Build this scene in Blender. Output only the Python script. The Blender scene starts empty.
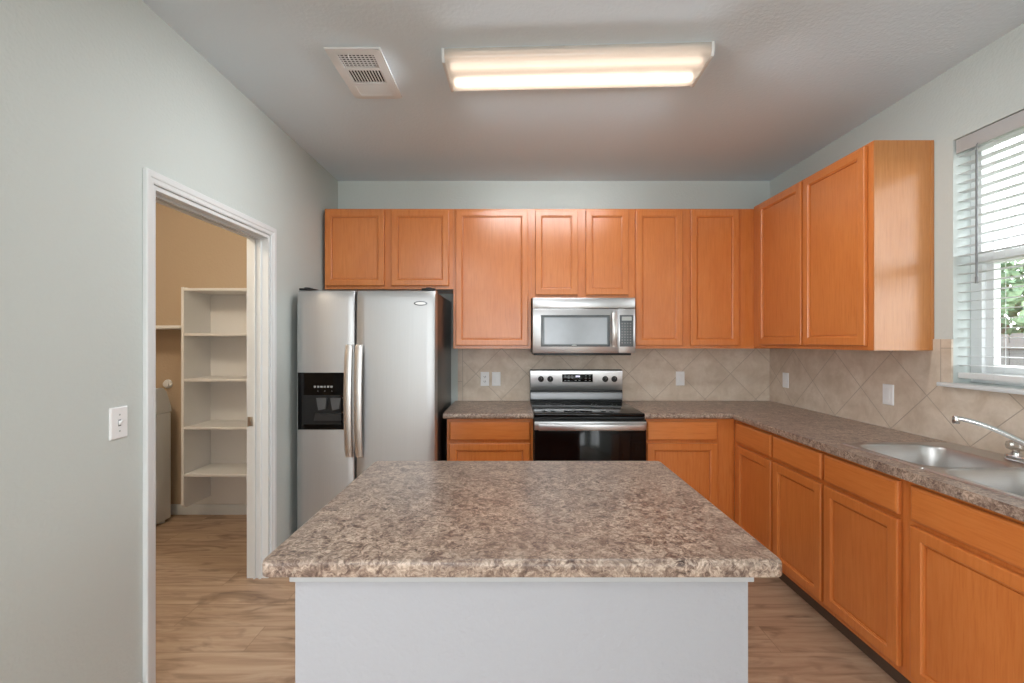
import bpy, bmesh, math, random
from mathutils import Vector, Matrix
random.seed(7)
S = bpy.context.scene
COL = S.collection
PI = math.pi

# ------------------------------------------------------------------ camera, world, lights, exposure
CH = 1.408
cd = bpy.data.cameras.new('camera'); cam = bpy.data.objects.new('camera', cd); COL.objects.link(cam)
cam.location = (0, 0, CH); cam.rotation_euler = (PI/2, 0, 0)
cd.sensor_width = 36; cd.lens = 432/1024*36; cd.clip_start = 0.03; cd.clip_end = 200
S.camera = cam
S.view_settings.view_transform = 'Standard'; S.view_settings.look = 'None'
S.view_settings.gamma = 1; S.view_settings.use_curve_mapping = False
S.view_settings.exposure = 0.0

w = bpy.data.worlds.new('sky'); S.world = w; w.use_nodes = True
wn = w.node_tree.nodes['Background']
wn.inputs[0].default_value = (0.95, 0.98, 1.0, 1); wn.inputs[1].default_value = 8.0

def area(name, loc, rot, sx, sy, power, color=(1, 1, 1), spread=PI):
    l = bpy.data.lights.new(name, 'AREA'); l.shape = 'RECTANGLE'; l.size = sx; l.size_y = sy
    l.energy = power; l.color = color; l.spread = spread
    o = bpy.data.objects.new(name, l); COL.objects.link(o); o.location = loc; o.rotation_euler = rot
    return o
# daylight enters through the windows from the sky; an added fill light behind the camera stands in for a dining lamp, and the kitchen
# fixture throws its light downward
area('rear_fill_light', (-1.0, -1.3, 2.66), (0, 0, 0), 1.2, 1.2, 54, (0.93, 0.97, 1.0))  # added soft source, no lamp is modelled here
# sky portals: they only steer the sampling of sky light through the modelled window openings
for nm, loc, rot, sx, sy in (('portal_rear', (-0.1, -8.02, 1.25), (PI/2, 0, 0), 4.0, 2.3), ('portal_living', (-5.07, -3.3, 1.3), (PI/2, 0, -PI/2), 3.8, 2.0),
                             ('portal_patio', (2.175, -4.8, 1.1), (PI/2, 0, PI/2), 3.2, 2.1), ('portal_kitchen', (2.32, 1.655, 1.80), (PI/2, 0, PI/2), 0.91, 1.18)):
    area(nm, loc, rot, sx, sy, 1).data.cycles.is_portal = True
# light leaving the wrap-around cover of the kitchen fixture: bottom, long sides, ends
KL = (0.94, 0.98, 1.0); kz = -2.1*PI/180; A = math.radians(54); SP = math.radians(132)
area('kitchen_lamp_bottom', (0.296, 2.076, 2.680), (0, 0, kz), 1.16, 0.22, 12, KL)
area('kitchen_lamp_far_side', (0.301, 2.216, 2.690), (A, 0, kz), 1.16, 0.05, 1.7, KL, SP)
area('kitchen_lamp_far_upper', (0.301, 2.216, 2.690), (math.radians(84), 0, kz), 1.16, 0.04, 0.7, KL, math.radians(48))
area('kitchen_lamp_near_side', (0.291, 1.936, 2.690), (-A, 0, kz), 1.16, 0.05, 2, KL, SP)
area('kitchen_lamp_left_end', (-0.330, 2.099, 2.690), (0, A, kz), 0.05, 0.22, 3.2, KL, math.radians(105))
area('kitchen_lamp_right_end', (0.922, 2.053, 2.690), (0, -A, kz), 0.05, 0.22, 1.2, KL, math.radians(105))

# ------------------------------------------------------------------ materials
def lin(r, g, b):
    f = lambda c: (c/255/12.92) if c/255 <= 0.04045 else ((c/255+0.055)/1.055)**2.4
    return (f(r), f(g), f(b), 1)
class NT:
    def __init__(s, name):
        s.m = bpy.data.materials.new(name); s.m.use_nodes = True
        s.t = s.m.node_tree; s.p = s.t.nodes['Principled BSDF']; s.out = s.t.nodes['Material Output']
    def n(s, typ, **kw):
        nd = s.t.nodes.new(typ)
        for k, v in kw.items():
            if k in nd.inputs: nd.inputs[k].default_value = v
            else: setattr(nd, k, v)
        return nd
    def l(s, a, b): s.t.links.new(a, b)
    def coords(s, scale, jitter=0.0, kind='Object'):
        tc = s.n('ShaderNodeTexCoord'); mp = s.n('ShaderNodeMapping')
        mp.inputs['Scale'].default_value = scale
        src = s.n('ShaderNodeNewGeometry').outputs['Position'] if kind == 'World' else tc.outputs[kind]
        s.l(src, mp.inputs['Vector'])
        if jitter:
            oi = s.n('ShaderNodeObjectInfo'); mu = s.n('ShaderNodeMath', operation='MULTIPLY'); mu.inputs[1].default_value = jitter
            s.l(oi.outputs['Random'], mu.inputs[0]); s.l(mu.outputs[0], mp.inputs['Location'])
        return mp.outputs['Vector']
    def noise(s, vec, scale, detail=3, rough=0.5, dist=0.0):
        nd = s.n('ShaderNodeTexNoise'); nd.inputs['Scale'].default_value = scale; nd.inputs['Detail'].default_value = detail
        nd.inputs['Roughness'].default_value = rough; nd.inputs['Distortion'].default_value = dist
        if vec: s.l(vec, nd.inputs['Vector'])
        return nd.outputs['Fac']
    def ramp(s, fac, stops):
        r = s.n('ShaderNodeValToRGB'); e = r.color_ramp.elements
        while len(e) < len(stops): e.new(0.5)
        for el, (p, c) in zip(e, stops): el.position = p; el.color = c
        s.l(fac, r.inputs[0]); return r.outputs[0]
    def mix(s, fac, a, b, mode='MIX'):
        m = s.n('ShaderNodeMix', data_type='RGBA', blend_type=mode)
        for sock, v in ((m.inputs[0], fac), (m.inputs[6], a), (m.inputs[7], b)):
            if isinstance(v, (int, float)): sock.default_value = v
            elif isinstance(v, tuple): sock.default_value = v
            else: s.l(v, sock)
        return m.outputs[2]
    def math(s, op, a, b=0.0):
        m = s.n('ShaderNodeMath', operation=op)
        for i, v in enumerate((a, b)):
            if isinstance(v, (int, float)): m.inputs[i].default_value = v
            else: s.l(v, m.inputs[i])
        return m.outputs[0]
    def bump(s, h, strength, dist=0.01):
        b = s.n('ShaderNodeBump'); b.inputs['Strength'].default_value = strength; b.inputs['Distance'].default_value = dist
        s.l(h, b.inputs['Height']); s.l(b.outputs[0], s.p.inputs['Normal'])
    def set(s, **kw):
        for k, v in kw.items():
            k = k.replace('_', ' ')
            if isinstance(v, (int, float, tuple)): s.p.inputs[k].default_value = v
            else: s.l(v, s.p.inputs[k])
        return s
def plain(name, col, rough=0.5, metal=0.0, vary=0.04, **kw):
    t = NT(name); v = t.coords((1, 1, 1), 5.0)
    f = t.noise(v, 18, 3)
    d = tuple(c*(1-vary) for c in col[:3])+(1,); u = tuple(min(1, c*(1+vary)) for c in col[:3])+(1,)
    t.set(Base_Color=t.ramp(f, [(0.3, d), (0.7, u)]), Roughness=rough, Metallic=metal, **kw)
    return t.m
def painted(name, col, rough=0.6, bump=0.42, scale=80):
    t = NT(name); v = t.coords((1, 1, 1), 0, 'World')
    t.set(Base_Color=col, Roughness=rough)
    t.bump(t.noise(v, scale, 2), bump, 0.004)
    return t.m
def wood(name, light, mid, dark, axis='z', rough=0.30, coat=0.5):
    t = NT(name)
    sc = {'z': (16, 16, 1.1), 'x': (1.1, 16, 16), 'y': (16, 1.1, 16)}[axis]
    v = t.coords(sc, 13.0)
    g = t.noise(v, 6, 5, 0.6, 0.4)
    v2 = t.coords((1, 1, 0.55) if axis == 'z' else (0.55, 1, 1), 7.0)
    blot = t.noise(v2, 6, 3, 0.55, 0.3)
    c = t.ramp(g, [(0.15, dark), (0.5, mid), (0.9, light)])
    c2 = t.mix(t.ramp(blot, [(0.35, (0, 0, 0, 1)), (0.75, (0.45, 0.45, 0.45, 1))]), c, dark)
    t.set(Base_Color=c2, Roughness=rough, Coat_Weight=coat, Coat_Roughness=0.25)
    return t.m
def laminate(name):
    t = NT(name); v = t.coords((1, 1, 1), 0, 'World')
    a = t.noise(v, 24, 6, 0.70, 1.3)
    b = t.noise(v, 62, 4, 0.64, 1.6)
    c = t.noise(v, 9, 3, 0.5, 0.6)
    base = t.ramp(a, [(0.32, lin(66, 52, 48)), (0.42, lin(116, 94, 83)), (0.50, lin(162, 139, 122)), (0.58, lin(204, 184, 165)), (0.68, lin(140, 121, 110))])
    fl = t.ramp(b, [(0.40, lin(58, 46, 44)), (0.5, lin(150, 128, 115)), (0.60, lin(226, 208, 190))])
    m = t.mix(0.45, base, fl)
    m2 = t.mix(t.ramp(c, [(0.38, (0, 0, 0, 1)), (0.65, (0.38, 0.38, 0.38, 1))]), m, lin(124, 104, 94))
    t.set(Base_Color=m2, Roughness=0.30)
    return t.m
def floor_mat():
    t = NT('oak vinyl planks')
    pos = t.n('ShaderNodeNewGeometry').outputs['Position']
    br = t.n('ShaderNodeTexBrick'); br.offset = 0.37; br.offset_frequency = 2
    t.l(pos, br.inputs['Vector'])
    br.inputs['Color1'].default_value = (0, 0, 0, 1); br.inputs['Color2'].default_value = (1, 1, 1, 1); br.inputs['Mortar'].default_value = (0.5, 0.5, 0.5, 1)
    br.inputs['Scale'].default_value = 1; br.inputs['Mortar Size'].default_value = 0.0012; br.inputs['Mortar Smooth'].default_value = 0.1
    br.inputs['Brick Width'].default_value = 1.22; br.inputs['Row Height'].default_value = 0.178
    rnd = br.outputs['Color']; mort = br.outputs['Fac']
    mp = t.n('ShaderNodeMapping'); mp.inputs['Scale'].default_value = (1.0, 9.0, 1); t.l(pos, mp.inputs['Vector'])
    off = t.n('ShaderNodeVectorMath', operation='SCALE'); off.inputs['Scale'].default_value = 17.0; t.l(rnd, off.inputs[0])
    ad = t.n('ShaderNodeVectorMath', operation='ADD'); t.l(mp.outputs[0], ad.inputs[0]); t.l(off.outputs[0], ad.inputs[1])
    g = t.noise(ad.outputs[0], 2.2, 6, 0.6, 0.9)
    mp2 = t.n('ShaderNodeMapping'); mp2.inputs['Scale'].default_value = (2.2, 7.0, 1); t.l(pos, mp2.inputs['Vector'])
    ad2 = t.n('ShaderNodeVectorMath', operation='ADD'); t.l(mp2.outputs[0], ad2.inputs[0]); t.l(off.outputs[0], ad2.inputs[1])
    k = t.noise(ad2.outputs[0], 1.3, 3, 0.5, 1.3)
    col = t.ramp(g, [(0.25, lin(134, 108, 86)), (0.48, lin(184, 154, 128)), (0.75, lin(208, 183, 157))])
    col = t.mix(t.ramp(rnd, [(0, (0.0, 0, 0, 1)), (1, (0.34, 0.34, 0.34, 1))]), col, lin(168, 138, 110))
    col = t.mix(t.ramp(k, [(0.55, (0, 0, 0, 1)), (0.74, (0.75, 0.75, 0.75, 1))]), col, lin(106, 80, 62))
    col = t.mix(mort, col, lin(138, 112, 90))
    t.set(Base_Color=col, Roughness=0.42)
    return t.m
def tile_mat(name, along, v0, straight=None):
    """12-inch tiles laid as diamonds; `along` 0 = world x, 1 = world y runs along the wall, v0 = (along, z) of one corner."""
    t = NT(name)
    pos = t.n('ShaderNodeNewGeometry').outputs['Position']
    sp = t.n('ShaderNodeSeparateXYZ'); t.l(pos, sp.inputs[0])
    a = t.math('SUBTRACT', sp.outputs[along], v0[0]); z = t.math('SUBTRACT', sp.outputs[2], v0[1])
    r = 1/(math.sqrt(2)*0.3)
    u = t.math('MULTIPLY', t.math('ADD', a, z), r); v = t.math('MULTIPLY', t.math('SUBTRACT', a, z), r)
    def dist(q, size):
        f = t.math('FRACT', t.math('ADD', q, 0.5)); return t.math('MULTIPLY', t.math('ABSOLUTE', t.math('SUBTRACT', f, 0.5)), size)
    du, dv = dist(u, 0.3), dist(v, 0.3)
    d = t.math('MINIMUM', du, dv)
    cell = t.n('ShaderNodeCombineXYZ'); t.l(t.math('FLOOR', u), cell.inputs[0]); t.l(t.math('FLOOR', v), cell.inputs[1])
    wnz = t.n('ShaderNodeTexWhiteNoise'); wnz.noise_dimensions = '3D'; t.l(cell.outputs[0], wnz.inputs['Vector'])
    if straight:
        # border of upright cut tiles beyond the line straight[0] (side straight[1])
        da = t.math('SUBTRACT', sp.outputs[along], straight[0])
        side = t.math('GREATER_THAN', t.math('MULTIPLY', da, straight[1]), 0.0)
        dl = t.math('ABSOLUTE', da)
        if len(straight) > 2:   # the border only stands above this height
            up = t.math('GREATER_THAN', sp.outputs[2], straight[2])
            side = t.math('MULTIPLY', side, up); dl = t.math('ADD', dl, t.math('MULTIPLY', t.math('SUBTRACT', 1.0, up), 5.0))
        dz = dist(t.math('DIVIDE', t.math('SUBTRACT', sp.outputs[2], 1.075), 0.3), 0.3)
        ds = t.math('MINIMUM', dl, dz)
        d = t.math('MINIMUM', dl, t.math('ADD', t.math('MULTIPLY', side, ds), t.math('MULTIPLY', t.math('SUBTRACT', 1.0, side), d)))
    gr = t.math('LESS_THAN', d, 0.0021)
    n1 = t.noise(pos, 9, 5, 0.6, 0.4); n2 = t.noise(pos, 45, 3, 0.6)
    c = t.ramp(n1, [(0.3, lin(198, 180, 160)), (0.55, lin(218, 203, 186)), (0.75, lin(228, 215, 200))])
    c = t.mix(t.ramp(n2, [(0.35, (0.25, 0.25, 0.25, 1)), (0.6, (0, 0, 0, 1))]), c, lin(198, 178, 158))
    c = t.mix(t.math('MULTIPLY', wnz.outputs['Value'], 0.18), c, lin(206, 186, 164))
    c = t.mix(gr, c, lin(180, 164, 147))
    t.set(Base_Color=c, Roughness=0.42)
    t.bump(t.math('MINIMUM', d, 0.004), 0.5, 0.5)
    return t.m
def steel(name, col, rough, stretch=(0.4, 60, 60), bump=0.02, aniso=0.0):
    t = NT(name); v = t.coords(stretch, 3.0)
    f = t.noise(v, 6, 3)
    t.set(Base_Color=t.ramp(f, [(0.3, tuple(c*0.95 for c in col[:3])+(1,)), (0.7, col)]), Metallic=1.0, Roughness=rough)
    if bump: t.bump(f, bump, 0.002)
    return t.m
def emis(name, col, strength, base=(0.8, 0.8, 0.8, 1)):
    t = NT(name); t.set(Base_Color=base, Emission_Color=col, Emission_Strength=strength, Roughness=0.4); return t.m
def clear(name, tint, gloss, rough=0.02, trans=0.0):
    t = NT(name); tr = t.n('ShaderNodeBsdfTransparent'); tr.inputs[0].default_value = tint
    gl = t.n('ShaderNodeBsdfGlossy'); gl.inputs['Roughness'].default_value = rough
    mx = t.n('ShaderNodeMixShader'); mx.inputs[0].default_value = gloss
    t.l(tr.outputs[0], mx.inputs[1]); t.l(gl.outputs[0], mx.inputs[2])
    o = mx.outputs[0]
    if trans:
        tl = t.n('ShaderNodeBsdfTranslucent'); tl.inputs[0].default_value = (0.95, 0.93, 0.9, 1)
        m2 = t.n('ShaderNodeMixShader'); m2.inputs[0].default_value = trans
        t.l(o, m2.inputs[1]); t.l(tl.outputs[0], m2.inputs[2]); o = m2.outputs[0]
    t.l(o, t.out.inputs['Surface'])
    return t.m

M = dict(
    wall=painted('grey-green wall paint', lin(204, 211, 208)),
    wall2=painted('laundry wall paint', lin(200, 178, 152)),
    ceil=painted('textured ceiling paint', lin(224, 237, 246), 0.8, 0.4, 60),
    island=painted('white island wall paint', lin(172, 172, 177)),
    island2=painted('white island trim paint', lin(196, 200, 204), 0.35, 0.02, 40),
    trim=painted('white gloss trim paint', lin(226, 229, 230), 0.3, 0.02, 40),
    wood=wood('maple stain', lin(223, 142, 78), lin(216, 129, 63), lin(198, 108, 48)),
    woodx=wood('maple stain cross grain', lin(223, 142, 78), lin(216, 129, 63), lin(198, 108, 48), 'x'),
    woodend=wood('maple end panel', lin(206, 144, 86), lin(196, 130, 72), lin(178, 110, 56), 'z', 0.30, 0.3),
    kick=plain('dark toe kick', lin(92, 74, 60), 0.7),
    lam=laminate('brown speckled laminate'),
    floor=floor_mat(),
    tileb=tile_mat('beige diamond tile', 0, (1.184, 0.927), (-0.412, -1)),
    tiler=tile_mat('beige diamond tile side', 1, (2.235, 1.128), (2.163, -1, 1.2)),
    steel=steel('brushed stainless', (0.60, 0.60, 0.61, 1), 0.30),
    dsteel=steel('dark stainless trim', (0.18, 0.18, 0.185, 1), 0.28),
    steelv=steel('brushed stainless vertical', (0.54, 0.545, 0.55, 1), 0.44, (60, 60, 0.4)),
    steelh=steel('polished handle steel', (0.66, 0.64, 0.62, 1), 0.36, (30, 30, 1), 0.0),
    sink=steel('satin sink steel', (0.62, 0.61, 0.60, 1), 0.36, (2, 40, 40), 0.01),
    chrome=plain('chrome', (0.74, 0.74, 0.74, 1), 0.18, 1.0, 0.01),
    black=plain('black plastic', lin(20, 20, 21), 0.35),
    gloss=plain('black glass', lin(10, 10, 11), 0.08, 0, 0.01, Specular_IOR_Level=0.28),
    fside=plain('dark grey appliance side', lin(44, 45, 46), 0.28),
    paddle=plain('grey paddle plastic', lin(84, 86, 88), 0.25),
    dark=plain('dark recess', lin(12, 12, 12), 0.8),
    grey=plain('grey plastic', lin(120, 122, 124), 0.4),
    mesh=plain('microwave window mesh', lin(138, 141, 144), 0.16, 0.22, 0.03),
    mframe=plain('microwave window frame', lin(92, 97, 100), 0.18),
    white=plain('white plastic', lin(243, 244, 245), 0.35, 0, 0.01),
    enamel=plain('white enamel', lin(228, 230, 230), 0.25, 0, 0.01),
    shelf=painted('white shelf paint', lin(234, 232, 230), 0.5, 0.03, 60),
    vinyl=plain('white vinyl', lin(226, 228, 228), 0.4, 0, 0.01),
    valance=plain('backlit grey valance', lin(190, 190, 190), 0.5, 0, 0.01),  # backlit shade of the headrail put into its colour as grey
    nickel=plain('satin nickel', (0.62, 0.60, 0.56, 1), 0.35, 1.0, 0.02),
    glass=clear('window glass', (0.97, 0.98, 0.98, 1), 0.06),
    lens=clear('prismatic lens', (0.97, 0.95, 0.93, 1), 0.08, 0.15, 0.45),
    acrylic=clear('clear acrylic', (0.86, 0.85, 0.83, 1), 0.30, 0.12, 0.12),
    tube=emis('fluorescent tube', (1.0, 0.86, 0.72, 1), 5.0),
    tubedim=emis('fluorescent tube dimmer', (1.0, 0.80, 0.66, 1), 1.9),
    led=emis('lit clock digits', (0.75, 0.72, 1.0, 1), 1.2),
    legend=plain('printed key legend', lin(150, 152, 152), 0.5),
    lcd=plain('grey display', lin(176, 180, 178), 0.3),
    badge=plain('badge enamel', lin(120, 122, 126), 0.25, 0.6),
)
def slat_material():
    t = NT('white blind slat'); t.set(Base_Color=lin(218, 220, 221), Roughness=0.45)
    tl = t.n('ShaderNodeBsdfTranslucent'); tl.inputs[0].default_value = (0.92, 0.94, 0.94, 1)
    m = t.n('ShaderNodeMixShader'); m.inputs[0].default_value = 0.15
    t.l(t.p.outputs[0], m.inputs[1]); t.l(tl.outputs[0], m.inputs[2]); t.l(m.outputs[0], t.out.inputs['Surface'])
    return t.m
M['slat'] = slat_material()

# ------------------------------------------------------------------ mesh builder
class MB:
    def __init__(s): s.bm = bmesh.new()
    def box(s, x0, x1, y0, y1, z0, z1, bevel=0, seg=2, rot=None):
        r = bmesh.ops.create_cube(s.bm, size=1.0); vs = r['verts']
        c = Vector(((x0+x1)/2, (y0+y1)/2, (z0+z1)/2)); d = (abs(x1-x0), abs(y1-y0), abs(z1-z0))
        for v in vs: v.co = Vector((v.co.x*d[0], v.co.y*d[1], v.co.z*d[2]))
        if bevel:
            es = list({e for v in vs for e in v.link_edges})
            n = bmesh.ops.bevel(s.bm, geom=es, offset=bevel, segments=seg, affect='EDGES', profile=0.5)
            vs = list({v for v in n['verts']} | {v for f in n['faces'] for v in f.verts})
            seen = set(vs); st = list(vs)
            while st:
                q = st.pop()
                for e in q.link_edges:
                    o = e.other_vert(q)
                    if o not in seen: seen.add(o); st.append(o)
            vs = list(seen)
        for v in vs:
            if rot: v.co = rot @ v.co
            v.co += c
        return s
    def loft(s, rings, cap0=True, cap1=True, closed=True):
        rows = [[s.bm.verts.new(p) for p in r] for r in rings]
        n = len(rows[0])
        for a, b in zip(rows, rows[1:]):
            for i in range(n if closed else n-1):
                j = (i+1) % n
                try: s.bm.faces.new((a[i], a[j], b[j], b[i]))
                except ValueError: pass
        if cap0: s.bm.faces.new(list(reversed(rows[0])))
        if cap1: s.bm.faces.new(rows[-1])
        return s
    def cyl(s, p0, p1, r0, r1=None, n=20, cap=True):
        r1 = r0 if r1 is None else r1
        p0, p1 = Vector(p0), Vector(p1); ax = (p1-p0).normalized()
        t = Vector((0, 0, 1)) if abs(ax.z) < 0.9 else Vector((1, 0, 0))
        u = ax.cross(t).normalized(); v = ax.cross(u)
        ring = lambda p, r: [p+(u*math.cos(k*2*PI/n)+v*math.sin(k*2*PI/n))*r for k in range(n)]
        return s.loft([ring(p0, r0), ring(p1, r1)], cap, cap)
    def lathe(s, origin, axis, prof, n=24):
        """prof: (radius, distance along axis)."""
        o = Vector(origin); ax = Vector(axis).normalized()
        t = Vector((0, 0, 1)) if abs(ax.z) < 0.9 else Vector((1, 0, 0))
        u = ax.cross(t).normalized(); v = ax.cross(u)
        return s.loft([[o+ax*h+(u*math.cos(k*2*PI/n)+v*math.sin(k*2*PI/n))*max(r, 1e-4) for k in range(n)] for r, h in prof])
    def tube(s, pts, rad, n=14):
        pts = [Vector(p) for p in pts]; rings = []
        u = None
        for i, p in enumerate(pts):
            tg = (pts[min(i+1, len(pts)-1)]-pts[max(i-1, 0)]).normalized()
            if u is None:
                t = Vector((0, 0, 1)) if abs(tg.z) < 0.9 else Vector((1, 0, 0)); u = tg.cross(t).normalized()
            u = (u-tg*u.dot(tg)).normalized(); v = tg.cross(u)
            r = rad[i] if isinstance(rad, (list, tuple)) else rad
            rings.append([p+(u*math.cos(k*2*PI/n)+v*math.sin(k*2*PI/n))*r for k in range(n)])
        return s.loft(rings)
    def prism(s, pts, ax, a0, a1):
        """extrude a 2-D outline; ax 'x': pts=(y,z), 'y': pts=(x,z), 'z': pts=(x,y)."""
        f = {'x': lambda p, a: (a, p[0], p[1]), 'y': lambda p, a: (p[0], a, p[1]), 'z': lambda p, a: (p[0], p[1], a)}[ax]
        return s.loft([[f(p, a0) for p in pts], [f(p, a1) for p in pts]])
    def rects(s, x0, x1, z0, z1, rings):
        """nested rectangles facing -y: rings of (inset, y)."""
        rr = [[(x0+i, y, z0+i), (x1-i, y, z0+i), (x1-i, y, z1-i), (x0+i, y, z1-i)] for i, y in rings]
        return s.loft(rr)
    def cells(s, us, vs, hole, f, a0, a1):
        """slab of grid cells (us x vs) minus the hole cells; f(u, v, a) -> point, thickness a0..a1."""
        vm = {}
        def V(i, j, a):
            k = (i, j, a)
            if k not in vm: vm[k] = s.bm.verts.new(f(us[i], vs[j], a))
            return vm[k]
        fill = {(i, j) for i in range(len(us)-1) for j in range(len(vs)-1) if not hole(i, j)}
        for i, j in fill:
            for a in (a0, a1):
                s.bm.faces.new((V(i, j, a), V(i+1, j, a), V(i+1, j+1, a), V(i, j+1, a)))
            for (di, dj, p, q) in ((-1, 0, (0, 0), (0, 1)), (1, 0, (1, 0), (1, 1)), (0, -1, (0, 0), (1, 0)), (0, 1, (0, 1), (1, 1))):
                if (i+di, j+dj) not in fill:
                    A = (i+p[0], j+p[1]); B = (i+q[0], j+q[1])
                    s.bm.faces.new((V(*A, a0), V(*B, a0), V(*B, a1), V(*A, a1)))
        return s
    def bevel_edges(s, test, off, seg=4):
        es = [e for e in s.bm.edges if test(e.verts[0].co, e.verts[1].co)]
        if es: bmesh.ops.bevel(s.bm, geom=es, offset=off, segments=seg, affect='EDGES', profile=0.5, clamp_overlap=True)
        return s
    def build(s, name, mat, parent=None, angle=35, label=None):
        bmesh.ops.recalc_face_normals(s.bm, faces=s.bm.faces)
        me = bpy.data.meshes.new(name); s.bm.to_mesh(me); s.bm.free()
        me.polygons.foreach_set('use_smooth', [True]*len(me.polygons))
        me.set_sharp_from_angle(angle=math.radians(angle))
        me.materials.append(M[mat] if isinstance(mat, str) else mat)
        o = bpy.data.objects.new(name, me); COL.objects.link(o)
        if parent: o.parent = parent
        if label: o['label'] = label
        return o
def tag(o, label, cat, group=None, kind=None):
    o['label'] = label; o['category'] = cat
    if group: o['group'] = group
    if kind: o['kind'] = kind
    return o
def thing(name, label, cat, loc=(0, 0, 0), rz=0, group=None):
    o = bpy.data.objects.new(name, None); COL.objects.link(o); o.empty_display_size = 0.1
    o.location = loc; o.rotation_euler = (0, 0, rz)
    return tag(o, label, cat, group)
def struct(o): o['kind'] = 'structure'; return o
def copy_tree(o, parent=None):
    c = o.copy(); COL.objects.link(c)
    if parent: c.parent = parent
    for ch in list(o.children): copy_tree(ch, c)
    return c

# ------------------------------------------------------------------ the setting
XL, XR, YB, ZC = -1.454, 2.155, 3.609, 2.749
XLI = XL-0.12                      # laundry side of the left wall
XLL, YR, YF = -5.05, -8.0, 0.60   # living room left wall, rear wall, laundry front wall
YLB = 3.52                         # laundry back wall
struct(MB().box(XLL-0.2, XR+0.15, YR-0.15, YB+0.15, -0.1, 0.0).build('floor', 'floor'))
struct(MB().box(XLL-0.2, XR+0.15, YR-0.15, YB+0.15, ZC, ZC+0.1).build('ceiling', 'ceil'))
struct(MB().box(XLI, XR+0.15, YB, YB+0.15, 0, ZC).build('wall_back', 'wall'))
DY0, DY1, DZ = 1.742, 2.586, 2.04  # pantry doorway
fx = lambda u, v, a: (a, u, v)
fy = lambda u, v, a: (u, a, v)
fz = lambda u, v, a: (u, v, a)
struct(MB().cells([YF, DY0, DY1, YB], [0, DZ, ZC], lambda i, j: i == 1 and j == 0, fx, XLI, XL).build('wall_left', 'wall'))
WY0, WY1, WZ0, WZ1 = 1.20, 2.11, 1.208, 2.39
struct(MB().cells([YR, -6.4, -3.2, WY0, WY1, YB], [0, 0.06, WZ0, 2.14, WZ1, ZC], lambda i, j: (i == 3 and j in (2, 3)) or (i == 1 and j in (1, 2)), fx, XR, XR+0.15).build('wall_right', 'wall'))
struct(MB().cells([XLL, -2.1, 1.9, XR], [0, 0.1, 2.4, ZC], lambda i, j: i == 1 and j == 1, fy, YR-0.15, YR).build('wall_rear', 'wall'))
struct(MB().cells([YR, -5.2, -1.4, YF], [0, 0.3, 2.3, ZC], lambda i, j: i == 1 and j == 1, fx, XLL-0.12, XLL).build('wall_living_left', 'wall'))  # unseen window opening, invented to bring in daylight
struct(MB().box(XLL-0.12, XLI, YF, YF+0.12, 0, ZC).build('wall_laundry_front', 'wall2'))
struct(MB().box(-4.0, XLI, YLB, YLB+0.12, 0, ZC).build('wall_laundry_back', 'wall2'))
struct(MB().box(-4.0, -3.9, YF+0.12, YLB, 0, ZC).build('wall_laundry_left', 'wall2'))
# laundry side skin of the kitchen wall is the wall itself
bb = MB().box(-3.9, XLI-0.001, YLB-0.014, YLB, 0, 0.085, 0.004); struct(bb.build('baseboard_laundry', 'trim'))
bb = MB().box(XL, XL+0.013, DY1+0.062, YB, 0, 0.085, 0.004); struct(bb.build('baseboard_left', 'trim'))
bb = MB().box(XL, XL+0.013, YF, DY0-0.062, 0, 0.085, 0.004); struct(bb.build('baseboard_left_front', 'trim'))
# laundry lamp (warm ceiling lamp in the pantry room)
pl = bpy.data.lights.new('laundry_lamp', 'POINT'); pl.energy = 34; pl.color = (1.0, 0.82, 0.62); pl.shadow_soft_size = 0.12
plo = bpy.data.objects.new('laundry_lamp', pl); COL.objects.link(plo); plo.location = (-2.2, 1.75, 2.5)

# door frame of the pantry opening
dr = bpy.data.objects.new('door_1', None); COL.objects.link(dr); dr['kind'] = 'structure'
dr['label'] = 'white cased doorway without a door leading to the laundry pantry'
def casing_profile():                       # (distance from the opening edge outward, projection from the wall)
    return [(0.004, 0.0), (0.004, 0.010), (0.010, 0.013), (0.024, 0.013), (0.028, 0.016), (0.040, 0.018), (0.050, 0.018), (0.054, 0.014), (0.054, 0.0)]
m = MB(); prof = casing_profile(); rings = []
for kind in range(4):
    ring = []
    for o, p in prof:
        x = XL+p
        y, z = {0: (DY0+0.002-o*0.8, 0.0), 1: (DY0+0.002-o*0.8, DZ+o), 2: (DY1+o, DZ+o), 3: (DY1+o, 0.0)}[kind]
        ring.append((x, y, z))
    rings.append(ring)
m.loft(rings); m.build('casing', 'trim', dr, 20)
m = MB()
m.cells([DY0, DY0+0.016, DY1-0.016, DY1], [0, DZ-0.016, DZ], lambda i, j: i == 1 and j == 0, fx, XLI-0.004, XL+0.004)
for x0, x1 in ((XLI+0.040, XLI+0.050), (XLI+0.072, XLI+0.084)):  # two stops either side of the pocket slot
    m.cells([DY0+0.016, DY0+0.027, DY1-0.027, DY1-0.016], [0, DZ-0.027, DZ-0.016], lambda i, j: i == 1 and j == 0, fx, x0, x1)
m.build('jamb', 'trim', dr)
m = MB(); m.box(XLI+0.002, XLI+0.038, DY1-0.0195, DY1-0.0160, 0.905, 0.960, 0.001); m.box(XLI+0.010, XLI+0.026, DY1-0.0215, DY1-0.0195, 0.918, 0.947, 0.0005)
m.build('strike_plate', 'nickel', dr, label='satin metal strike plate')

# tiled backsplash
m = MB().box(-0.452, XR-0.009, YB-0.009, YB, 0.9145, 1.361); struct(m.build('trim_1', 'tileb'))
m = MB().cells([0.60, WY0, WY1, 2.2085, YB-0.0095], [0.9145, WZ0-0.0215, 1.361, 1.420], lambda i, j: (i == 1 and j >= 1) or (i == 3 and j == 2), fx, XR-0.009, XR)
struct(m.build('trim_2', 'tiler'))

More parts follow.
